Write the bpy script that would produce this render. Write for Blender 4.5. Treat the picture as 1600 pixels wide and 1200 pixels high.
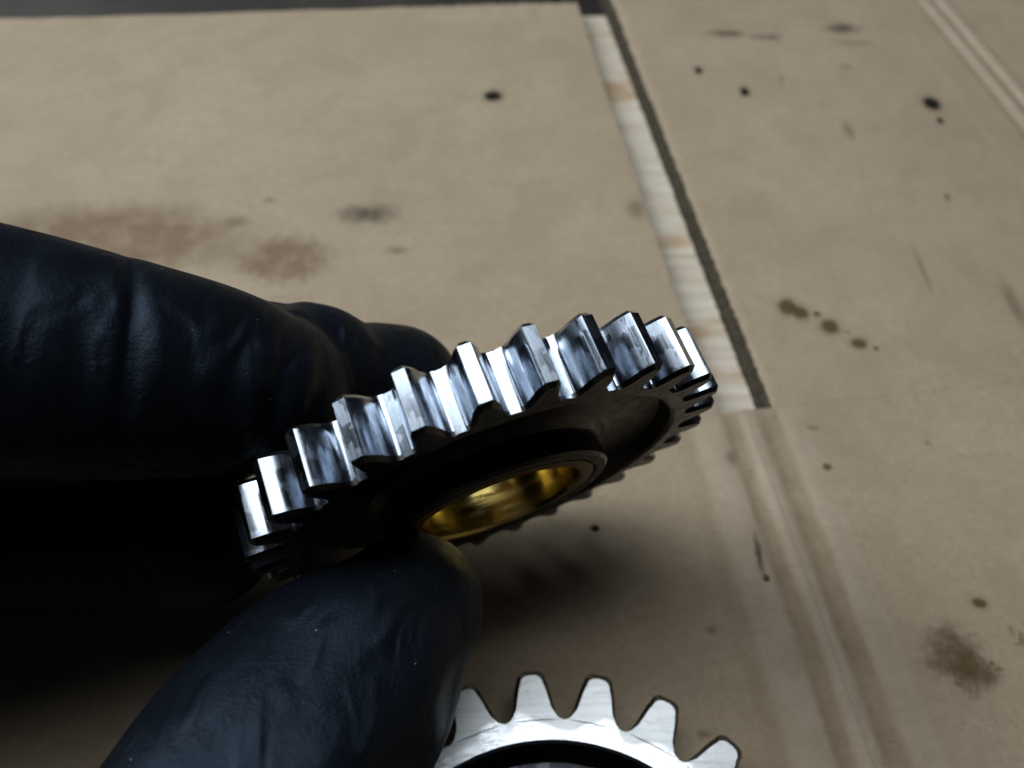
import bpy, bmesh, math, random
import numpy as np
from mathutils import Vector, Matrix

for o in list(bpy.data.objects):
    bpy.data.objects.remove(o)
SC = bpy.context.scene
MM = 0.001                       # everything below is measured in millimetres
R_ = math.radians

# ------------------------------------------------------------------ camera
CAM_H, PITCH = 128.0, 53.6
cam = bpy.data.cameras.new('camera')
cam.sensor_width = 36.0
cam.lens = 28.08
cam.clip_start = 0.002
cam.clip_end = 50.0
cam.dof.use_dof = True
cam.dof.focus_distance = 0.090
cam.dof.aperture_fstop = 21.0
cam.dof.aperture_blades = 0
camo = bpy.data.objects.new('camera', cam)
SC.collection.objects.link(camo)
camo.location = (0, 0, CAM_H * MM)
camo.rotation_euler = (R_(90 - PITCH), 0, 0)
SC.camera = camo

# ------------------------------------------------------------------ world and lamps
world = bpy.data.worlds.new('World')
SC.world = world
world.use_nodes = True
bg = world.node_tree.nodes['Background']
bg.inputs[0].default_value = (0.55, 0.68, 1.0, 1)
bg.inputs[1].default_value = 0.012


def area(name, loc, target, sx, sy, power, col):
    l = bpy.data.lights.new(name, 'AREA')
    l.shape = 'RECTANGLE'
    l.size, l.size_y = sx, sy
    l.energy = power
    l.color = col
    o = bpy.data.objects.new(name, l)
    SC.collection.objects.link(o)
    o.location = loc
    o.rotation_euler = (Vector(target) - Vector(loc)).to_track_quat('-Z', 'Y').to_euler()
    return o


area('ceiling_lamp', (-0.14, 0.155, 0.50), (-0.14, 0.145, 0.0), 0.62, 0.20, 2.0, (0.84, 0.93, 1.0))
area('added_left_fill', (-0.95, 0.47, 0.80), (-0.10, 0.15, 0.0), 0.80, 0.60, 12.0, (0.78, 0.90, 1.0))  # added fill, no source in view: brightens the far left of the board

SC.view_settings.view_transform = 'Standard'
SC.view_settings.look = 'None'
SC.view_settings.exposure = 0.0
SC.view_settings.gamma = 1.0
SC.view_settings.use_curve_mapping = False
SC.cycles.max_bounces = 6
SC.cycles.adaptive_threshold = 0.02
SC.cycles.caustics_reflective = True
SC.cycles.blur_glossy = 0.3


# ------------------------------------------------------------------ helpers
def link(o, parent=None):
    SC.collection.objects.link(o)
    if parent is not None:
        o.parent = parent
    return o


def mesh_obj(name, verts, faces, mat, parent=None, smooth=False, scale=MM):
    me = bpy.data.meshes.new(name)
    me.from_pydata([tuple(c * scale for c in v) for v in verts], [], faces)
    if isinstance(mat, (list, tuple)):
        for m in mat:
            me.materials.append(m)
    else:
        me.materials.append(mat)
    bm = bmesh.new()
    bm.from_mesh(me)
    bmesh.ops.recalc_face_normals(bm, faces=bm.faces)
    bm.to_mesh(me)
    bm.free()
    if smooth:
        me.polygons.foreach_set('use_smooth', [True] * len(me.polygons))
    return link(bpy.data.objects.new(name, me), parent)


def auto_smooth(o, deg):
    """mark the edges sharper than deg, shade the rest smooth"""
    bm = bmesh.new()
    bm.from_mesh(o.data)
    for e in bm.edges:
        e.smooth = not (len(e.link_faces) == 2 and e.calc_face_angle(0) > R_(deg))
    for f in bm.faces:
        f.smooth = True
    bm.to_mesh(o.data)
    bm.free()


def empty(name, loc=(0, 0, 0)):
    o = bpy.data.objects.new(name, None)
    o.empty_display_size = 0.01
    o.location = [c * MM for c in loc]
    return link(o)


def tag(o, label, cat=None, group=None, kind=None):
    if label:
        o['label'] = label
    if cat:
        o['category'] = cat
    if group:
        o['group'] = group
    if kind:
        o['kind'] = kind
    return o


class NT:
    """small wrapper for building node materials"""

    def __init__(self, name):
        self.m = bpy.data.materials.new(name)
        self.m.use_nodes = True
        self.t = self.m.node_tree
        self.b = self.t.nodes['Principled BSDF']

    def n(self, kind, **kw):
        nd = self.t.nodes.new(kind)
        ins = kw.pop('ins', {})
        for k, v in kw.items():
            setattr(nd, k, v)
        for k, v in ins.items():
            self.put(nd.inputs[k], v)
        return nd

    def put(self, sock, v):
        if isinstance(v, bpy.types.NodeSocket):
            self.t.links.new(v, sock)
        else:
            sock.default_value = v

    def set(self, **kw):
        for k, v in kw.items():
            self.put(self.b.inputs[k.replace('_', ' ')], v)

    def coords(self):
        c = self.n('ShaderNodeTexCoord')
        return self.n('ShaderNodeVectorMath', operation='SCALE', ins={0: c.outputs['Object'], 'Scale': 1000.0}).outputs[0]

    def noise(self, vec, scale, detail=4.0, rough=0.55, dist=0.0):
        return self.n('ShaderNodeTexNoise', ins={'Vector': vec, 'Scale': scale, 'Detail': detail, 'Roughness': rough, 'Distortion': dist})

    def mapr(self, v, a, b, c=0.0, d=1.0, smooth=True):
        nd = self.n('ShaderNodeMapRange', ins={'Value': v, 'From Min': a, 'From Max': b, 'To Min': c, 'To Max': d})
        nd.interpolation_type = 'SMOOTHSTEP' if smooth else 'LINEAR'
        return nd.outputs[0]

    def mix(self, f, a, b, mode='MIX'):
        nd = self.n('ShaderNodeMix', data_type='RGBA', blend_type=mode)
        self.put(nd.inputs[0], f)
        for i, v in ((6, a), (7, b)):
            self.put(nd.inputs[i], v if isinstance(v, bpy.types.NodeSocket) else (*v, 1.0) if len(v) == 3 else v)
        return nd.outputs[2]

    def math(self, op, a, b=0.0, clamp=False):
        nd = self.n('ShaderNodeMath', operation=op, use_clamp=clamp)
        self.put(nd.inputs[0], a)
        self.put(nd.inputs[1], b)
        return nd.outputs[0]

    def mapping(self, vec, loc=(0, 0, 0), rot=(0, 0, 0), scale=(1, 1, 1), kind='POINT'):
        return self.n('ShaderNodeMapping', vector_type=kind, ins={'Vector': vec, 'Location': loc, 'Rotation': rot, 'Scale': scale}).outputs[0]

    def bump(self, h, strength, dist, normal=None):
        nd = self.n('ShaderNodeBump', ins={'Height': h, 'Strength': strength, 'Distance': dist})
        if normal is not None:
            self.put(nd.inputs['Normal'], normal)
        return nd.outputs[0]


# ------------------------------------------------------------------ cardboard material
SLOT = math.atan2(17.1, 140.7)          # folds and slot run this far off the viewing direction
STAINS = [  # kind, x, y, rx, ry
    ('B', -5.2, 191.4, 2.43, 2.35), ('B', 112.5, 187.6, 2.23, 2.88), ('B', 112.4, 180.0, 0.9, 1.38), ('B', 63.3, 192.9, 1.22, 2.07),
    ('B', 52.1, 202.9, 1.07, 1.56), ('K', 63.0, 222.0, 6.77, 2.07), ('K', 73.9, 219.9, 5.24, 1.71), ('K', 97.6, 225.1, 6.0, 3.3),
    ('K', -34.0, 144.6, 8.77, 4.02), ('G', -93.7, 135.5, 34, 12.5), ('G', -51.8, 129.3, 11.5, 7.7), ('F', -64.5, 141.9, 3.75, 2.63),
    ('F', -58.3, 149.3, 1.84, 1.15), ('F', -26.2, 132.3, 3.2, 1.65), ('O', 59.2, 115.0, 2.2, 2.3), ('O', 61.6, 113.3, 1.7, 1.8),
    ('O', 66.9, 109.6, 1.89, 2.0), ('O', 71.9, 104.9, 1.72, 1.37), ('O', 65.0, 113.0, 0.82, 0.91), ('F', 70.3, 108.0, 0.8, 0.7),
    ('O', 75.0, 103.6, 0.6, 0.6), ('N', 70.3, 40.6, 5.3, 5.0), ('N', 72.4, 37.6, 4.2, 3.2), ('O', 77.4, 49.3, 1.27, 0.88), ('N', 82.5, 43.1, 1.24, 1.86),
    ('N', 76.5, 38.8, 0.81, 0.6), ('F', 40.9, 77.3, 1.43, 1.94), ('O', 58.3, 75.3, 0.95, 0.82), ('F', 87.3, 175.9, 1.66, 4.85),
    ('F', 57.6, 84.0, 1.47, 0.73), ('F', 29.5, 146, 3.0, 4.5), ('K', 42.4, 58, 0.8, 5.0), ('F', 32.2, 44.7, 1.25, 0.84),
    ('F', 78.6, 80.8, 0.73, 0.71), ('K', 104.7, 150.2, 0.9, 1.39), ('F', 108.0, 115.7, 2.0, 9.0), ('F', 91.5, 126.4, 0.6, 9.0),
    ('F', 74.4, 198.9, 0.89, 2.45), ('F', 81.0, 44.7, 0.52, 1.26), ('F', 28.9, 28.8, 1.35, 0.81), ('F', 94, 205, 2.0, 1.0), ('F', 99, 217, 7.0, 1.2)]
SCOL = {'H': ((0.17, 0.115, 0.065), 0.42, 0.15), 'B': ((0.012, 0.010, 0.008), 0.97, 0.72), 'K': ((0.06, 0.044, 0.03), 0.88, 0.15), 'F': ((0.11, 0.075, 0.042), 0.55, 0.1),
        'G': ((0.185, 0.115, 0.07), 0.85, 0.55), 'O': ((0.085, 0.055, 0.018), 0.88, 0.6), 'N': ((0.11, 0.066, 0.028), 0.88, 0.35)}


def cardboard_material():
    k = NT('cardboard')
    p = k.coords()
    big = k.noise(p, 0.02, 3, 0.6).outputs['Fac']
    mid = k.noise(p, 0.16, 5, 0.65).outputs['Fac']
    fib = k.noise(k.mapping(p, rot=(0, 0, SLOT), scale=(0.5, 2.2, 1)), 0.9, 6, 0.7).outputs['Fac']
    fine = k.noise(p, 3.2, 3, 0.7).outputs['Fac']
    flute = k.noise(k.mapping(p, rot=(0, 0, -SLOT * 0.5), scale=(0.02, 0.8, 1)), 0.28, 3, 0.6).outputs['Fac']
    mott = k.noise(p, 0.055, 5, 0.7, 0.6).outputs['Fac']
    col = k.mix(k.mapr(big, 0.3, 0.7), (0.375, 0.275, 0.176), (0.43, 0.326, 0.216))
    col = k.mix(k.mapr(mid, 0.35, 0.75, 0, 0.40), col, (0.315, 0.228, 0.150))
    col = k.mix(k.mapr(fib, 0.35, 0.75, 0, 0.30), col, (0.47, 0.375, 0.275))
    col = k.mix(k.mapr(fine, 0.52, 0.72, 0, 0.6), col, (0.24, 0.17, 0.11))
    spk = k.noise(p, 0.7, 5, 0.8).outputs['Fac']
    col = k.mix(k.mapr(spk, 0.52, 0.70, 0, 0.5), col, (0.25, 0.18, 0.12))
    col = k.mix(k.mapr(spk, 0.46, 0.30, 0, 0.45), col, (0.51, 0.415, 0.31))
    col = k.mix(k.mapr(mott, 0.42, 0.68, 0, 0.45), col, (0.30, 0.225, 0.145))
    col = k.mix(k.mapr(flute, 0.5, 0.72, 0, 0.08), col, (0.29, 0.235, 0.165))
    # pale and brown strips beside the two folds
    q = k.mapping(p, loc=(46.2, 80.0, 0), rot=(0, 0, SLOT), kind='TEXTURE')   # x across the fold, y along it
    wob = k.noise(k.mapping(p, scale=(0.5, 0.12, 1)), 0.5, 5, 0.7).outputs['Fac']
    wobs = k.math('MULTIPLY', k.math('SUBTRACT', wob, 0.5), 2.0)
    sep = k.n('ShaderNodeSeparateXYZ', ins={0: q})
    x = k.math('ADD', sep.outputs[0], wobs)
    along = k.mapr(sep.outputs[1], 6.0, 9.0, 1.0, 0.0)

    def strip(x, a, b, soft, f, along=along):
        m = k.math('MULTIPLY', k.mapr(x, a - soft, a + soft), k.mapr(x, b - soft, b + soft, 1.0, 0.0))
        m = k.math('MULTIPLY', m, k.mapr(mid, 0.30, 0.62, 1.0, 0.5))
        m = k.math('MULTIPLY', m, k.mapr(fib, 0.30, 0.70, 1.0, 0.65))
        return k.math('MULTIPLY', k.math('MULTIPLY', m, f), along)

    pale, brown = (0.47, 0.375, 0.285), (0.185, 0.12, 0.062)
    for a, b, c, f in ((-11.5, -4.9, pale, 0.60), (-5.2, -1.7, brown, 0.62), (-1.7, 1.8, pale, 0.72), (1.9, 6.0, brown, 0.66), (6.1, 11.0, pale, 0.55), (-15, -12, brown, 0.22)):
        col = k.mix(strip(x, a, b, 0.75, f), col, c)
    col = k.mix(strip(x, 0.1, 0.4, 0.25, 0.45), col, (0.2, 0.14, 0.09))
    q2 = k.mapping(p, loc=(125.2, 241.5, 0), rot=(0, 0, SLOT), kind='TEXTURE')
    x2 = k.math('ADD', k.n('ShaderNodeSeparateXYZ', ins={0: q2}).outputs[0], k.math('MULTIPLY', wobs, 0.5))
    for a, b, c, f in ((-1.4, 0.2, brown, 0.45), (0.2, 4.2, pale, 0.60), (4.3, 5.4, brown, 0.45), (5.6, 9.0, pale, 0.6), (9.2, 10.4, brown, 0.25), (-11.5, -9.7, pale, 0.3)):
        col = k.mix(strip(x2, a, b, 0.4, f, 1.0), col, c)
    # spots and stains
    nz = k.noise(p, 0.55, 4, 0.6).outputs['Color']
    nv = k.n('ShaderNodeVectorMath', operation='SUBTRACT', ins={0: nz, 1: (0.5, 0.5, 0.5)}).outputs[0]
    wet = 0.0
    halo = [('H', sx, sy, rx * 1.9, ry * 1.9) for kind, sx, sy, rx, ry in STAINS if kind in 'BO' and rx > 1.0]
    for kind, sx, sy, rx, ry in halo + STAINS:
        c, f, hard = SCOL[kind]
        amp = {'B': 0.9, 'O': 0.9, 'H': 2.2, 'K': 3.0, 'F': 1.6, 'G': 9.0, 'N': 6.5}[kind] * (1 if kind in 'GN' else min(1.5, max(0.35, min(rx, ry) / 2)))
        d = k.n('ShaderNodeVectorMath', operation='MULTIPLY_ADD', ins={0: nv, 1: (amp, amp, 0), 2: p}).outputs[0]
        e = k.mapping(d, loc=(sx, sy, 0), scale=(rx, ry, 1e6), kind='TEXTURE')
        L = k.n('ShaderNodeVectorMath', operation='LENGTH', ins={0: e}).outputs['Value']
        m = k.mapr(L, hard, 1.25, f, 0.0)
        if kind in 'GNK':
            m = k.math('MULTIPLY', m, k.mapr(mid, 0.25, 0.6, 0.45, 1.0))
        col = k.mix(m, col, c)
        if kind in 'BO':
            wet = k.math('MAXIMUM', wet, m)
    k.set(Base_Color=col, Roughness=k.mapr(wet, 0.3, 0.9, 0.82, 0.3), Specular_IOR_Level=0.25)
    h = k.math('ADD', k.math('MULTIPLY', fib, 0.5), k.math('ADD', k.math('MULTIPLY', fine, 0.35), k.math('MULTIPLY', mid, 0.8)))
    h = k.math('ADD', h, k.math('MULTIPLY', flute, 0.5))
    k.set(Normal=k.bump(h, 0.6, 0.0004))
    return k.m


def edge_material():
    k = NT('cardboard_cut_edge')
    p = k.coords()
    a = k.noise(p, 1.3, 4, 0.75).outputs['Fac']
    b = k.noise(p, 0.35, 3, 0.6).outputs['Fac']
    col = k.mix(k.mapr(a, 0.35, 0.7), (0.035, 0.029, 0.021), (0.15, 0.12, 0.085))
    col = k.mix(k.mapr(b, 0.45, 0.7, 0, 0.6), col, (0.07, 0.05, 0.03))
    k.set(Base_Color=col, Roughness=0.95, Specular_IOR_Level=0.1, Normal=k.bump(a, 1.0, 0.0008))
    return k.m


def wood_material():
    k = NT('pale_pine')
    p = k.coords()
    g = k.noise(k.mapping(p, rot=(0, 0, SLOT), scale=(0.05, 1.0, 1)), 0.55, 6, 0.7).outputs['Fac']
    w = k.noise(k.mapping(p, rot=(0, 0, SLOT), scale=(0.25, 0.6, 1)), 0.11, 3, 0.6).outputs['Fac']
    col = k.mix(k.mapr(g, 0.3, 0.7), (0.50, 0.40, 0.285), (0.68, 0.59, 0.47))
    col = k.mix(k.mapr(w, 0.55, 0.68, 0, 0.75), col, (0.42, 0.255, 0.13))
    k.set(Base_Color=col, Roughness=0.6, Normal=k.bump(g, 0.4, 0.0005))
    return k.m


def floor_material():
    k = NT('dull_floor')
    p = k.coords()
    a = k.noise(p, 0.012, 4, 0.6).outputs['Fac']
    b = k.noise(p, 0.2, 5, 0.6).outputs['Fac']
    col = k.mix(k.mapr(a, 0.4, 0.65), (0.032, 0.024, 0.017), (0.06, 0.048, 0.034))
    col = k.mix(k.mapr(b, 0.4, 0.7, 0, 0.4), col, (0.05, 0.045, 0.04))
    k.set(Base_Color=col, Roughness=0.7, Normal=k.bump(b, 0.3, 0.001))
    return k.m


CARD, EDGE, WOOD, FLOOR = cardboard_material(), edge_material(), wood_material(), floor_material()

# ------------------------------------------------------------------ floor, bench and cardboard
TH = 3.6                                    # board thickness


def slab(name, pts, z0, z1, mats, parent=None):
    n = len(pts)
    v = [(x, y, z1) for x, y in pts] + [(x, y, z0) for x, y in pts]
    f = [tuple(range(n)), tuple(range(2 * n - 1, n - 1, -1))] + [(i, (i + 1) % n, n + (i + 1) % n, n + i) for i in range(n)]
    o = mesh_obj(name, v, f, mats, parent)
    if isinstance(mats, (list, tuple)):
        for p in o.data.polygons:
            p.material_index = 0 if abs(p.normal.z) > 0.9 else 1
    return o


o = slab('floor', [(-2500, -1500), (2500, -1500), (2500, 3500), (-2500, 3500)], -70, -62, FLOOR)
tag(o, None, kind='structure')
o = slab('bench_top', [(-420, -260), (420, -260), (420, 256.5), (-420, 221)], -26, -TH - 0.6, WOOD)
tag(o, None, kind='structure')

cs, sn = math.cos(SLOT), math.sin(SLOT)


def fold_xy(a, b, ox=46.2, oy=80.0):
    """a across, b along the folds (towards the far side) -> x, y"""
    return ox + a * cs - b * sn, oy + a * sn + b * cs


def fold_height(a):
    """pressed fold: two shallow troughs either side of a low ridge"""
    return (-0.45 * math.exp(-((a + 3.4) / 1.7) ** 2) - 0.45 * math.exp(-((a - 3.9) / 1.9) ** 2) + 0.30 * math.exp(-(a / 1.3) ** 2)
            - 0.12 * math.exp(-((a - 0.3) / 0.3) ** 2) + 0.2 * math.exp(-((a - 8) / 2.0) ** 2) + 0.2 * math.exp(-((a + 8) / 2.2) ** 2))


def right_fold(a):
    return 0.5 * math.exp(-((a - 2.2) / 1.3) ** 2) - 0.5 * math.exp(-((a - 4.9) / 0.9) ** 2) + 0.45 * math.exp(-((a - 7.2) / 1.2) ** 2) - 0.3 * math.exp(-((a + 0.6) / 0.8) ** 2)


rng = random.Random(4)
PH = [(rng.uniform(-.03, .03), rng.uniform(-.03, .03), rng.uniform(0, 6.28)) for _ in range(5)]


def warp(x, y):
    return 0.16 * sum(math.sin(a * x + b * y + c) for a, b, c in PH)


def sheet(name, a_list, b_list, hf, parent, skew=None, cut=0):
    """panel of corrugated board laid out in fold coordinates, with relief, cut edges and thickness"""
    V, Fc, mi = [], [], []
    na, nb = len(a_list), len(b_list)
    for lay in (0, 1):
        for j, b in enumerate(b_list):
            for i, a in enumerate(a_list):
                aa, bb = skew(a, b, i, j, na, nb) if skew else (a, b)
                x, y = fold_xy(aa, bb)
                z = hf(aa, bb) + warp(x, y)
                V.append((x, y, z if lay == 0 else min(z - TH + 0.4, -TH + 0.4)))
    N = na * nb
    for j in range(nb - 1):
        for i in range(na - 1):
            q = j * na + i
            Fc.append((q, q + 1, q + na + 1, q + na)); mi.append(1 if i < cut else 0)
            Fc.append((N + q, N + q + na, N + q + na + 1, N + q + 1)); mi.append(0)
    for i in range(na - 1):
        for q in (i, (nb - 1) * na + i):
            Fc.append((q, q + 1, N + q + 1, N + q)); mi.append(1)
    for j in range(nb - 1):
        for q in (j * na, j * na + na - 1):
            Fc.append((q, q + na, N + q + na, N + q)); mi.append(1)
    me = bpy.data.meshes.new(name)
    me.from_pydata([tuple(c * MM for c in v) for v in V], [], Fc)
    me.materials.append(CARD); me.materials.append(EDGE)
    me.polygons.foreach_set('material_index', mi)
    bm = bmesh.new(); bm.from_mesh(me)
    bmesh.ops.recalc_face_normals(bm, faces=bm.faces)
    bm.to_mesh(me); bm.free()
    o = link(bpy.data.objects.new(name, me), parent)
    auto_smooth(o, 50)
    return o


def lin(a, b, n):
    return [a + (b - a) * i / (n - 1) for i in range(n)]


carton = empty('flattened_carton')
tag(carton, 'flattened brown cardboard box with a slot and oil spots, under both gears', 'cardboard')
FB = 8.2                                     # where the flaps hinge on the panel (fold coordinate b)
jag = [rng.uniform(-1, 1) for _ in range(400)]


def hf_panel(a, b):
    s = max(0.0, min(1.0, (FB + 1.5 - b) / 8.0))
    return fold_height(a) * (0.35 + 0.65 * s) - (0.08 * math.exp(-((b - FB + 0.6) / 1.0) ** 2) if abs(a) < 14 else 0)


def hf_flap(a, b):
    e = 0.0
    w = a + 0.012 * (b - FB)
    if 0.0 < w < 6.0:
        e = -(TH - 1.0) * (6.0 - w) / 1.9
    if a > 40:
        X, Y = fold_xy(a, b)
        dx, dy = X - 125.2, Y - 241.5
        e = right_fold(dx * cs + dy * sn)
    return e - (0.08 * math.exp(-((b - FB - 0.6) / 1.0) ** 2) if abs(a) < 14 else 0) - (0.22 * math.exp(-((b - 58.5 + a * 0.03) / 0.7) ** 2) if a < 0 else 0)


A_mid = lin(-16, 16, 81)
A_right = lin(40, 110, 141)
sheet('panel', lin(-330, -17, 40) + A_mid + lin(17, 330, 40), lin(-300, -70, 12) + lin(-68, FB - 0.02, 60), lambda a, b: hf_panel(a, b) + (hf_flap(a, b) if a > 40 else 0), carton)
# left flap ends short at the far side; its slot edge is slightly ragged


def skew_left(a, b, i, j, na, nb):
    if i == na - 1:
        a += 0.35 * jag[j % 400] - 0.012 * (b - FB)
    if j == nb - 1:
        X, Y = fold_xy(a, b)
        b += (231.8 + (X + 154) * 0.042 - Y) / cs + 0.4 * jag[(i * 3) % 400]
    return a, b


def skew_right(a, b, i, j, na, nb):
    if i <= 4:
        a -= 0.012 * (b - FB)
        a += 0.14 * jag[(j * 2 + 7 + 31 * i) % 400] * (0.6 if i == 4 else 1)
    return a, b


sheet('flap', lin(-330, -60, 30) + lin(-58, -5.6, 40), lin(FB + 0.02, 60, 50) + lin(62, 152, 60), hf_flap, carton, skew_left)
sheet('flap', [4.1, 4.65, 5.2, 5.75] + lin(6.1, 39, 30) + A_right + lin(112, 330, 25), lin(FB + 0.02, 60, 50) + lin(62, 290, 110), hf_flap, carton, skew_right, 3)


# ------------------------------------------------------------------ steel and bronze
def steel_material(name, base, r0, r1, streak_axis, blotch=1.0, dark=None):
    """machined steel wet with oil: roughness in blotches, fine tool marks"""
    k = NT(name)
    p = k.coords()
    sc = [1.0, 1.0, 1.0]
    sc[streak_axis] = 0.06
    st = k.noise(k.mapping(p, scale=tuple(sc)), 2.6, 5, 0.7).outputs['Fac']
    bl = k.noise(p, 0.50, 2.5, 0.5, 0.3).outputs['Fac']
    bl2 = k.noise(p, 1.6, 3, 0.6, 0.3).outputs['Fac']
    film = k.math('MULTIPLY', k.mapr(bl, 0.47, 0.53), blotch)
    rough = k.math('ADD', k.mapr(film, 0, 1, r0, r1), k.math('MULTIPLY', k.mapr(st, 0.35, 0.7), 0.08))
    col = k.mix(film, base, tuple(c * 0.90 for c in base))
    col = k.mix(k.mapr(bl2, 0.55, 0.75, 0, 0.22), col, tuple(c * 0.6 for c in base))
    col = k.mix(k.mapr(st, 0.5, 0.75, 0, 0.25), col, tuple(c * 0.5 for c in base))
    if dark:
        col = k.mix(k.mapr(bl, 0.3, 0.7, 0, 0.6), dark, tuple(c * 0.6 for c in dark))
    hb = k.math('ADD', k.math('MULTIPLY', st, 0.25), k.math('MULTIPLY', film, 0.20))
    hb = k.math('ADD', hb, k.math('MULTIPLY', bl2, 0.12))
    k.set(Base_Color=col, Metallic=1.0, Roughness=rough, Normal=k.bump(hb, 0.11, 0.00005))
    return k.m


def bronze_material():
    k = NT('bronze')
    p = k.coords()
    a = k.noise(k.mapping(p, scale=(0.5, 0.5, 3.0)), 0.3, 4, 0.6).outputs['Fac']
    col = k.mix(k.mapr(a, 0.4, 0.65), (0.40, 0.30, 0.095), (0.27, 0.19, 0.055))
    k.set(Base_Color=col, Metallic=1.0, Roughness=k.mapr(a, 0.3, 0.7, 0.09, 0.24), Normal=k.bump(a, 0.2, 0.0001))
    return k.m


STEEL = steel_material('oily_steel', (0.42, 0.46, 0.52), 0.13, 0.21, 2)
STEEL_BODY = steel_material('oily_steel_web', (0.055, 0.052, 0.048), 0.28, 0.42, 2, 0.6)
BRONZE = bronze_material()


def flying_face_material():
    """ground side face of the gear lying on the board: diagonal grinding scratches, a wavy wet edge"""
    k = NT('ground_steel')
    p = k.coords()
    st = k.noise(k.mapping(p, rot=(0, 0, R_(-38)), scale=(0.12, 1.6, 1)), 0.9, 6, 0.75).outputs['Fac']
    fine = k.noise(k.mapping(p, rot=(0, 0, R_(-42)), scale=(0.2, 3.5, 1)), 2.2, 4, 0.7).outputs['Fac']
    bl = k.noise(p, 0.10, 1.5, 0.5, 0.3).outputs['Fac']
    rad = k.n('ShaderNodeVectorMath', operation='LENGTH', ins={0: k.mapping(p, scale=(1, 1, 0))}).outputs['Value']
    edge = k.math('ADD', rad, k.math('MULTIPLY', k.math('SUBTRACT', bl, 0.5), 14.0))
    wet = k.mapr(edge, 29.5, 30.4, 1.0, 0.0)
    col = k.mix(wet, (0.48, 0.48, 0.475), (0.66, 0.67, 0.69))
    col = k.mix(k.mapr(st, 0.45, 0.70, 0, 0.6), col, (0.30, 0.30, 0.305))
    rough = k.math('ADD', k.mapr(wet, 0, 1, 0.31, 0.20), k.math('MULTIPLY', fine, 0.10))
    hb = k.math('ADD', k.math('MULTIPLY', st, 0.5), k.math('ADD', k.math('MULTIPLY', fine, 0.5), k.math('MULTIPLY', wet, 0.15)))
    k.set(Base_Color=col, Metallic=1.0, Roughness=rough, Normal=k.bump(hb, 0.55, 0.00010))
    return k.m


GROUND_STEEL = flying_face_material()
STEEL_DULL = steel_material('dull_steel', (0.20, 0.205, 0.21), 0.20, 0.34, 2, 0.8)
BLACKENED = steel_material('blackened_steel', (0.10, 0.10, 0.11), 0.30, 0.5, 2, 0.5, dark=(0.05, 0.05, 0.055))


# ------------------------------------------------------------------ gears
def involute_profile(N, tip, root, t_tip, t_pitch, t_root, tip_round, steps=7, fillet=0.28):
    """half tooth outline as (radius, half thickness), root to tip, with a root fillet"""
    pitch = (tip + root) / 2 + 0.12 * (tip - root)
    pts = []
    gap_half = math.pi * root / N
    fil = gap_half - t_root / 2
    hf = min(fil, fillet * (tip - root)) * 0.95
    for i in range(4):                                    # fillet curls out into the root land
        a = i / 4 * math.pi / 2
        pts.append((root - 0.02 + hf * (1 - math.cos(a)), t_root / 2 + hf * (1 - math.sin(a)) * 0.95))
    r0 = root + hf
    for i in range(steps):
        f = i / (steps - 1)
        r = r0 + (tip - tip_round - r0) * f
        if r < pitch:
            g = (r - r0) / (pitch - r0)
            h = t_root / 2 + (t_pitch - t_root) / 2 * (g ** 0.85)
        else:
            g = (r - pitch) / (tip - pitch)
            h = t_pitch / 2 + (t_tip - t_pitch) / 2 * (g ** 1.15)
        pts.append((r, h))
    h0 = pts[-1][1]
    for i in range(1, 5 if tip_round > 0.3 else 2):
        q = i / (4 if tip_round > 0.3 else 1) * math.pi / 2
        pts.append((tip - tip_round + tip_round * math.sin(q), h0 - tip_round * (1 - math.cos(q))))
    return pts


def tooth_mesh(name, prof, z0, z1, ch, ch_f, mat, root, mat_face=None, mat_chamfer=None):
    """one tooth along +x; z0 < z1 are its end faces, ch the end chamfer length"""
    loop = [(r, h) for r, h in prof] + [(r, -h) for r, h in reversed(prof)]
    tip = max(r for r, h in loop)

    def inset(r, h, d):
        f = max(0.0, min(1.0, (r - root) / (tip - root)))
        g = min(1.0, f * 4.0)
        return root + (r - root) * (1 - d * 0.9 / (tip - root)), h - math.copysign(min(abs(h) * 0.8, d * g * ch_f), h)
    rings = [(z0, ch), (z0 + ch, 0.0), (z1 - ch, 0.0), (z1, ch)]
    V, Fc, mi = [], [], []
    n = len(loop)
    for z, d in rings:
        for r, h in loop:
            rr, hh = inset(r, h, d) if d else (r, h)
            ang = hh / rr
            V.append((rr * math.cos(ang), rr * math.sin(ang), z))
    for k in range(3):
        for i in range(n):
            j = (i + 1) % n
            Fc.append((k * n + i, k * n + j, (k + 1) * n + j, (k + 1) * n + i))
            mi.append(2 if k == 2 else 0)
    half = n // 2
    for base in (0, 3 * n):                                # end faces as quads across the tooth
        for i in range(half - 1):
            Fc.append((base + i, base + i + 1, base + n - 2 - i, base + n - 1 - i))
            mi.append(1)
    me = bpy.data.meshes.new(name)
    me.from_pydata([tuple(c * MM for c in v) for v in V], [], Fc)
    me.materials.append(mat)
    me.materials.append(mat_face or mat)
    me.materials.append(mat_chamfer or mat)
    me.polygons.foreach_set('material_index', mi)
    bm = bmesh.new(); bm.from_mesh(me)
    bmesh.ops.recalc_face_normals(bm, faces=bm.faces)
    for e in bm.edges:
        e.smooth = not (len(e.link_faces) == 2 and e.calc_face_angle(0) > R_(28))
    for f in bm.faces:
        f.smooth = True
    bm.to_mesh(me); bm.free()
    return me


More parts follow.
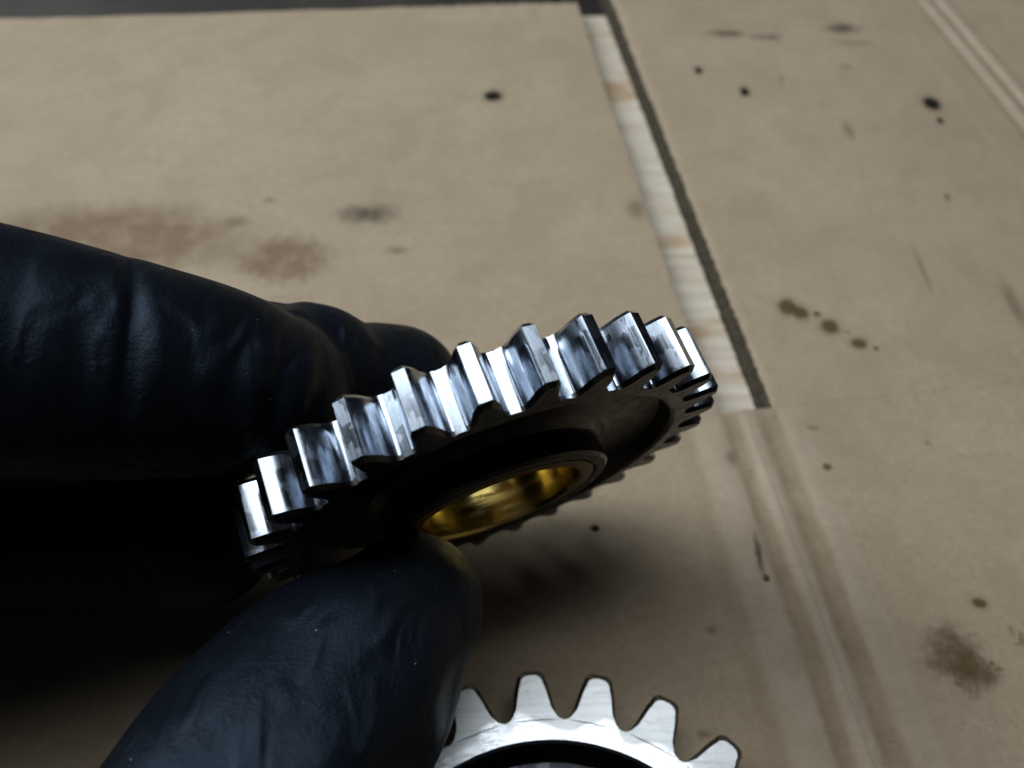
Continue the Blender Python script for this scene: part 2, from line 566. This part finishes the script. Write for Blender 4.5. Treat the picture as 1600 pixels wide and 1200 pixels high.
def lathe(name, prof, seg, mats, parent, closed=True, deg=28, mfun=None):
    """profile of (r, z) turned about z; a closed profile makes a ring"""
    V, Fc, mi = [], [], []
    n = len(prof)
    for s in range(seg):
        a = 2 * math.pi * s / seg
        V += [(r * math.cos(a), r * math.sin(a), z) for r, z in prof]
    for s in range(seg):
        t = (s + 1) % seg
        for i in range(n if closed else n - 1):
            j = (i + 1) % n
            Fc.append((s * n + i, s * n + j, t * n + j, t * n + i))
            mi.append(mfun(i) if mfun else 0)
    o = mesh_obj(name, V, Fc, mats, parent)
    if mfun:
        o.data.polygons.foreach_set('material_index', mi)
    auto_smooth(o, deg)
    return o


# held gear: local z is the axis, +z towards the viewer's side face
NF = Vector((0.35516, -0.90537, -0.23273)).normalized()
GC = Vector((-2.273, 50.500, 36.021))
U = Vector((0.92534, 0.37913 * math.sin(R_(PITCH)), 0.37913 * math.cos(R_(PITCH)))).normalized()
U = (U - NF * U.dot(NF)).normalized()
Wv = NF.cross(U)
gear = empty('gear')
gear.matrix_world = Matrix((( U.x, Wv.x, NF.x, GC.x * MM), (U.y, Wv.y, NF.y, GC.y * MM), (U.z, Wv.z, NF.z, GC.z * MM), (0, 0, 0, 1)))
tag(gear, 'oily steel spur gear with bronze bushing, held upright by the gloved fingers', 'gear', 'steel gears')
NT1, TIP1, ROOT1, W1 = 29, 31.5, 26.85, 7.4
prof1 = involute_profile(NT1, TIP1, ROOT1, 1.48, 2.85, 3.45, 0.10, fillet=0.17)
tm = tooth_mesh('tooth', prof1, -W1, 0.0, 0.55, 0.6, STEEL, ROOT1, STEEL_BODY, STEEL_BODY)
PHASE1 = -4.85545                              # tooth phase (the fitted frame runs the other way round)
for i in range(NT1):
    t = bpy.data.objects.new('tooth', tm)
    link(t, gear)
    t.rotation_euler = (0, 0, PHASE1 + i * 2 * math.pi / NT1)
hubz = 2.1
lathe('gear_body', [(ROOT1, -W1 + 0.1), (ROOT1, -0.1), (ROOT1 - 0.1, 0.0), (25.4, 0.0), (24.9, -0.35), (24.1, -2.3), (23.3, -2.6), (17.4, -2.6), (16.4, -2.3), (15.4, -1.2),
                    (14.2, -1.2), (14.2, -W1 + 2), (15.4, -W1 + 2), (16.8, -W1 + 2.5), (23.6, -W1 + 2.5), (24.9, -W1 + 0.3), (25.4, -W1), (ROOT1 - 0.1, -W1)],
      NT1 * 10, [STEEL_BODY, STEEL], gear, mfun=lambda i: 1 if i in (0,) else 0)
lathe('hub', [(15.1, hubz - 0.4), (14.7, hubz), (13.4, hubz), (13.25, hubz - 0.35), (13.1, hubz - 0.35), (13.1, -W1 - 1.5), (15.1, -W1 - 1.5)], 192, STEEL_BODY, gear)
lathe('bushing', [(13.05, hubz - 0.02), (11.3, hubz - 0.02), (10.9, hubz - 0.4), (10.9, -W1 - 1.1), (11.4, -W1 - 1.4), (13.05, -W1 - 1.4)], 192, BRONZE, gear)

# gear lying on the board
gear2 = empty('gear', (5.59, -1.63, 0.0))
tag(gear2, 'bright steel gear with ground side face, lying flat on the cardboard by the thumb', 'gear', 'steel gears')
for nd in GROUND_STEEL.node_tree.nodes:
    if nd.type == 'TEX_COORD':
        nd.object = gear2                      # one grinding direction across the whole face
NT2, TIP2, ROOT2, TOP2 = 23, 37.3, 30.35, 10.0
prof2 = involute_profile(NT2, TIP2, ROOT2, 3.3, 5.0, 6.4, 1.25)
tm2 = tooth_mesh('tooth', prof2, 0.45, TOP2, 1.0, 0.5, STEEL_DULL, ROOT2, GROUND_STEEL)
for i in range(NT2):
    t = bpy.data.objects.new('tooth', tm2)
    link(t, gear2)
    t.rotation_euler = (0, 0, R_(78.9) + i * 2 * math.pi / NT2)
lathe('gear_body', [(ROOT2, 0.5), (ROOT2, TOP2 - 0.05), (ROOT2 - 0.05, TOP2), (27.6, TOP2), (27.2, TOP2 - 0.4), (26.6, 4.6), (25.8, 4.0), (15, 4.0), (14, 4.6), (13.5, 11.5), (13, 12), (9.6, 12), (9.2, 11.6), (9.2, 0.9), (9.6, 0.5)],
      NT2 * 14, [BLACKENED, GROUND_STEEL], gear2, mfun=lambda i: 1 if i in (1, 2, 3) else 0)


# ------------------------------------------------------------------ gloved hand
def glove_material():
    k = NT('black_nitrile')
    p = k.coords()
    a = k.noise(p, 2.2, 3, 0.6).outputs['Fac']
    b = k.noise(p, 5.5, 2, 0.6).outputs['Fac']
    c = k.noise(p, 0.12, 3, 0.6).outputs['Fac']
    patch = k.mapr(c, 0.45, 0.62)
    v = k.n('ShaderNodeTexVoronoi', ins={'Vector': p, 'Scale': 0.62, 'Randomness': 1.0})
    pick = k.math('GREATER_THAN', k.n('ShaderNodeSeparateColor', ins={0: v.outputs['Color']}).outputs[0], 0.78)
    speck = k.math('MULTIPLY', k.mapr(v.outputs['Distance'], 0.03, 0.06, 1.0, 0.0), pick)
    col = k.mix(c, (0.0032, 0.0042, 0.0065), (0.0045, 0.006, 0.009))
    col = k.mix(k.math('MULTIPLY', speck, 0.8), col, (0.45, 0.42, 0.38))
    rd = k.n('ShaderNodeTexNoise', noise_type='RIDGED_MULTIFRACTAL', normalize=True, ins={'Vector': k.mapping(p, scale=(1.0, 0.42, 0.42)), 'Scale': 0.30, 'Detail': 3.0, 'Roughness': 0.5, 'Distortion': 0.8}).outputs['Fac']
    rd2 = k.n('ShaderNodeTexNoise', noise_type='RIDGED_MULTIFRACTAL', normalize=True, ins={'Vector': p, 'Scale': 0.75, 'Detail': 2.0, 'Roughness': 0.5, 'Distortion': 1.0}).outputs['Fac']
    hb = k.math('ADD', k.math('MULTIPLY', a, k.math('ADD', k.math('MULTIPLY', patch, 0.45), 0.25)), k.math('MULTIPLY', b, 0.25))
    hb = k.math('ADD', hb, k.math('MULTIPLY', k.math('MULTIPLY', rd2, patch), 0.45))
    n1 = k.bump(rd, 0.5, 0.0012)
    k.set(Base_Color=col, Roughness=k.mapr(c, 0.3, 0.7, 0.42, 0.55), Specular_IOR_Level=0.27, Specular_Tint=(0.54, 0.73, 1.0, 1.0), Normal=k.bump(hb, 0.6, 0.00035, n1))
    return k.m


GLOVE = glove_material()
CS = np.array([[1, 0, 0], [0, math.sin(R_(PITCH)), -math.cos(R_(PITCH))], [0, math.cos(R_(PITCH)), math.sin(R_(PITCH))]])
# joints of the hand, millimetres in the room: x, y, z, radius
THUMB = [(-136.5, -8.4, 48.2, 17.85), (-102.9, -25.2, 39.8, 18.38), (-69.3, -25.2, 33.5, 16.8), (-43.6, -9.5, 32.4, 15.33), (-30.0, 4.2, 38.2, 15.3), (-23.8, 18.4, 37.0, 14.7), (-17.6, 27.7, 35.5, 13.02), (-12.5, 35.1, 34.1, 9.35)]
INDEX = [(-157.5, 25.2, 60.8, 16.8), (-109.2, 43.0, 74.0, 15.75), (-73.5, 48.0, 72.2, 14.1), (-55.1, 50.7, 65.2, 13.2), (-44.6, 52.7, 59.8, 12.5), (-34.9, 55.1, 54.3, 11.23), (-29.6, 57.1, 48.8, 9.87)]
MIDDLE = [(-158, 22, 54, 17), (-112, 40, 47, 15), (-92.2, 59.1, 45.1, 13.12), (-71.6, 61.7, 44.3, 12.39), (-52.7, 63.2, 42.8, 11.55), (-36.9, 64.1, 42.2, 10.71), (-26.1, 65.8, 41.5, 9.35)]
RING = [(-156, 26, 46, 16), (-112, 48, 36, 14), (-98.9, 63.0, 28.3, 12.6), (-71.9, 66.4, 28.2, 11.97), (-48.2, 68.2, 28.9, 11.13), (-30.7, 69.5, 30.5, 10.29), (-17.2, 69.6, 32.6, 9.35)]
LITTLE = [(-152, 26, 40, 15), (-108, 46, 27, 13), (-100.7, 54.0, 19.1, 12.08), (-77.7, 54.0, 17.1, 11.97), (-57.8, 52.6, 17.4, 11.34), (-44.6, 51.0, 20.1, 9.66)]


def spline(pts, step=0.8):
    P = np.array(pts, float)
    P = np.vstack([2 * P[0] - P[1], P, 2 * P[-1] - P[-2]])
    out = []
    for i in range(1, len(P) - 2):
        n = max(2, int(np.linalg.norm(P[i + 1, :3] - P[i, :3]) / step))
        for s in range(n):
            t = s / n
            a, b, c, d = P[i - 1], P[i], P[i + 1], P[i + 2]
            out.append(0.5 * ((2 * b) + (c - a) * t + (2 * a - 5 * b + 4 * c - d) * t * t + (3 * b - a - 3 * c + d) * t ** 3))
    out.append(P[-2])
    return np.array(out)


def add_chain(bm, pts, seg=28):
    S = spline(pts, 1.5)
    rings = []
    up = Vector((0, 0, 1))
    T = np.gradient(S[:, :3], axis=0)

    def ring(c, t, r):
        t = Vector(t).normalized()
        s = t.cross(up)
        s.normalize()
        w = s.cross(t)
        return [bm.verts.new(Vector(c) + (s * math.cos(2 * math.pi * k / seg) + w * math.sin(2 * math.pi * k / seg)) * r) for k in range(seg)]
    # rounded ends
    seq = []
    for k in range(6, 0, -1):
        a = k / 6 * math.pi / 2 * 0.96
        t0 = T[0] / np.linalg.norm(T[0])
        seq.append((S[0, :3] - t0 * S[0, 3] * math.sin(a), T[0], S[0, 3] * math.cos(a)))
    for c, t in zip(S, T):
        seq.append((c[:3], t, c[3]))
    for k in range(1, 9):
        a = k / 8 * math.pi / 2 * 0.97
        t1 = T[-1] / np.linalg.norm(T[-1])
        seq.append((S[-1, :3] + t1 * S[-1, 3] * math.sin(a), T[-1], S[-1, 3] * math.cos(a)))
    for c, t, r in seq:
        rings.append(ring(c, t, r))
    for a, b in zip(rings[:-1], rings[1:]):
        for k in range(seg):
            bm.faces.new((a[k], a[(k + 1) % seg], b[(k + 1) % seg], b[k]))
    bm.faces.new(rings[0])
    bm.faces.new(list(reversed(rings[-1])))


def build_hand():
    bm = bmesh.new()
    for ch in (THUMB, INDEX, MIDDLE, RING, LITTLE):
        add_chain(bm, ch)
    # palm, web of the thumb, wrist and forearm
    add_chain(bm, [(-30.8, 62.2, 44.7, 9.87), (-26.2, 65.5, 40.9, 9.03), (-21.8, 67.4, 36.8, 8.93), (-16.8, 69.6, 32.6, 9.35)])      # slack rubber bridging the finger ends
    add_chain(bm, [(-166, 22, 56, 20), (-134, 34, 56, 19), (-108, 42, 56, 15)])
    add_chain(bm, [(-162, 26, 44, 19), (-132, 38, 38, 17), (-110, 46, 32, 13)])
    add_chain(bm, [(-156, 8, 52, 19), (-128, 12, 55, 17), (-106, 18, 57, 14), (-94, 22, 59, 10)])
    add_chain(bm, [(-134, 4, 48, 17), (-110, 0, 46, 15), (-92, 2, 45, 10)])
    add_chain(bm, [(-290, -20, 54, 31), (-216, 6, 53, 28), (-172, 20, 52, 25), (-146, 26, 52, 20)])
    bmesh.ops.recalc_face_normals(bm, faces=bm.faces)
    me = bpy.data.meshes.new('glove_cage')
    bm.to_mesh(me); bm.free()
    o = bpy.data.objects.new('glove_cage', me)
    SC.collection.objects.link(o)
    md = o.modifiers.new('remesh', 'REMESH')
    md.mode = 'VOXEL'
    md.voxel_size = 0.62
    dg = bpy.context.evaluated_depsgraph_get()
    me2 = bpy.data.meshes.new_from_object(o.evaluated_get(dg))
    bpy.data.objects.remove(o)
    nv = len(me2.vertices)
    co = np.empty(nv * 3); me2.vertices.foreach_get('co', co); co = co.reshape(-1, 3)
    ne = len(me2.edges)
    ed = np.empty(ne * 2, int); me2.edges.foreach_get('vertices', ed); ed = ed.reshape(-1, 2)
    deg = np.bincount(ed.ravel(), minlength=nv)[:, None]

    def smooth(c, it, lam=0.5):
        for _ in range(it):
            s = np.zeros_like(c)
            for d in range(3):
                s[:, d] = np.bincount(ed[:, 0], c[ed[:, 1], d], nv) + np.bincount(ed[:, 1], c[ed[:, 0], d], nv)
            c = c + lam * (s / deg - c)
        return c

    co = smooth(co, 10)

    def normals(c):
        me2.vertices.foreach_set('co', c.ravel())
        me2.update()
        nn = np.empty(nv * 3)
        me2.vertices.foreach_get('normal', nn)
        return nn.reshape(-1, 3)

    nr = normals(co)

    def frame(pts, ref):
        """length along the finger (mm back from its tip), angle round it, distance ratio"""
        S = spline(pts, 1.0)
        L = np.concatenate([[0], np.cumsum(np.linalg.norm(np.diff(S[:, :3], axis=0), axis=1))])
        T = np.gradient(S[:, :3], axis=0); T /= np.linalg.norm(T, axis=1)[:, None]
        best = np.full(nv, 1e9); idx = np.zeros(nv, int)
        for i in range(len(S)):
            d = np.linalg.norm(co - S[i, :3], axis=1) / S[i, 3]
            m = d < best
            best[m] = d[m]; idx[m] = i
        rel = co - S[idx, :3]
        t = T[idx]
        s = (L[-1] - L[idx]) - (rel * t).sum(1)
        ref = np.array(ref, float)
        r1 = ref[None] - t * (t @ ref)[:, None]; r1 /= np.linalg.norm(r1, axis=1)[:, None]
        r2 = np.cross(t, r1)
        ang = np.arctan2((rel * r2).sum(1), (rel * r1).sum(1))
        return s, ang, best

    toward = np.array([0, -math.cos(R_(PITCH)), math.sin(R_(PITCH))])       # roughly the side one looks at
    fr = {n: frame(p, toward) for n, p in (('t', THUMB), ('i', INDEX), ('m', MIDDLE), ('r', RING), ('l', LITTLE))}
    keys = list(fr)
    own = np.argmin(np.stack([fr[n][2] for n in keys]), 0)
    disp = np.zeros(nv)

    def g(x, w):
        return np.exp(-(x / w) ** 2)

    # index finger: folds of slack rubber about the end joint
    s, a, _ = fr['i']
    m = (own == keys.index('i')).astype(float)
    fold = np.zeros(nv)
    for s0, bow, depth, wd, lift, wl, ac, aw in (
            (17.2, 1.0, 1.15, 0.85, 0.55, 2.0, 0.0, 1.05), (21.5, 1.0, 0.22, 1.6, 0.25, 1.8, 0.0, 0.9), (8.6, -2.8, 0.65, 1.3, 0.65, 1.5, 0.15, 0.85), (4.9, -3.2, 0.6, 1.2, 0.85, 1.5, 0.15, 0.9),
            (12.2, -1.6, 0.30, 1.6, 0.25, 1.8, 0.3, 0.7), (1.0, -2.0, 0.35, 1.1, 0.35, 1.5, 0.5, 0.7), (26.5, 0.8, 0.30, 1.5, 0.30, 2.4, 0.1, 0.8), (32, 0.5, 0.5, 1.5, 0.4, 2.4, 0.0, 1.0), (38, 0.5, 0.6, 1.5, 0.5, 2.4, 0.0, 1.0)):
        ss = s - s0 - bow * (1 - np.cos(a - ac))
        env = g(a - ac, aw)
        fold += env * (-depth * g(ss, wd) + lift * g(ss + 1.6 * wd + 0.4, wl))
    disp += m * fold
    # thumb: long shallow dents
    s, a, _ = fr['t']
    m = (own == keys.index('t')).astype(float)
    for s0, a0, ws, wa, d in ((6, 0.9, 4.0, 0.28, -0.8), (9, 0.5, 5.0, 0.22, 0.5), (18, 0.65, 9.0, 0.16, -0.75), (20, 0.35, 9.0, 0.2, 0.45), (14, -0.5, 5.0, 0.45, -0.7), (27, -0.3, 7, 0.25, -0.7), (24, 0.0, 7, 0.16, -0.35), (30, 0.9, 8, 0.16, -0.7),
                              (12, 0.0, 5, 0.3, -0.35), (36, 0.1, 3, 0.9, -0.6), (40, 0.1, 2.6, 1.0, 0.5), (44, 0.0, 2, 1.0, -0.8)):
        disp += m * d * g(s - s0 - 3.0 * (a - a0), ws) * g(a - a0, wa)
    for n, s0s in (('m', (3, 9, 18, 27)), ('r', (3, 10, 19, 28)), ('l', (5, 14, 22))):
        s, a, _ = fr[n]
        m = (own == keys.index(n)).astype(float)
        for s0 in s0s:
            disp += m * (-0.25 * g(s - s0 - 0.8 * np.cos(a), 1.1) + 0.2 * g(s - s0 + 2 - 0.8 * np.cos(a), 1.6))
    # a little unevenness everywhere
    rg = np.random.RandomState(3)
    for _ in range(16):
        kv = rg.normal(size=3); kv *= rg.uniform(0.15, 0.6) / np.linalg.norm(kv)
        disp += 0.055 * np.sin(co @ kv + rg.uniform(0, 6.28))
    co = co + nr * disp[:, None]
    co = smooth(co, 2, 0.4)
    # thumb pad is pressed flat on the hub, finger pads on the far side face
    nf, gc = np.array(NF), np.array(GC)
    rel = co - gc
    d = rel @ nf
    rad = np.linalg.norm(rel - d[:, None] * nf, axis=1)
    th = own == keys.index('t')
    lim = np.where(rad < 15.7, hubz + 0.03, 0.05)
    k = th & (rad < 32.5) & (d < lim)
    co[k] += nf * (lim - d)[k][:, None]
    back = -W1 - 0.05
    k = (~th) & (rad < 32.5) & (d > back)
    co[k] -= nf * (d - back)[k][:, None]
    me2.vertices.foreach_set('co', (co * MM).ravel())
    me2.update()
    me2.polygons.foreach_set('use_smooth', [True] * len(me2.polygons))
    me2.materials.clear()
    me2.materials.append(GLOVE)
    me2.name = 'gloved_hand'
    return link(bpy.data.objects.new('gloved_hand', me2))


hand = build_hand()
tag(hand, 'hand in a black rubber glove pinching the upright gear between thumb and fingers', 'hand')


# ------------------------------------------------------------------ drops of oil on the board
def drop_material():
    k = NT('oil')
    k.set(Base_Color=(0.03, 0.022, 0.012, 1), Roughness=0.05, Specular_IOR_Level=0.6)
    return k.m


OIL = drop_material()


def drop(x, y, r, h, label):
    prof = [(0.001, h)] + [(r * math.sin(a), h * math.cos(a)) for a in lin(0.3, math.pi / 2, 6)]
    V, Fc = [], []
    seg = 14
    for s_ in range(seg):
        a = 2 * math.pi * s_ / seg
        w = 1 + 0.14 * math.sin(2 * a + x) + 0.08 * math.sin(3 * a + y)
        V += [(q * w * math.cos(a), q * w * math.sin(a), z) for q, z in prof]
    n = len(prof)
    for s_ in range(seg):
        t_ = (s_ + 1) % seg
        Fc += [(s_ * n + i, s_ * n + i + 1, t_ * n + i + 1, t_ * n + i) for i in range(n - 1)]
    o = mesh_obj('oil_drop', V, Fc, OIL, None, True)
    o.location = (x * MM, y * MM, (warp(x, y) - 0.05) * MM)
    tag(o, label, 'oil drop', 'oil drops on the cardboard')


drop(14.4, 62.8, 0.75, 0.55, 'tiny glinting oil drop on the cardboard in shadow right below the held gear')
drop(42.8, 53.5, 0.65, 0.5, 'tiny glinting oil drop beside the fold line in the cardboard')
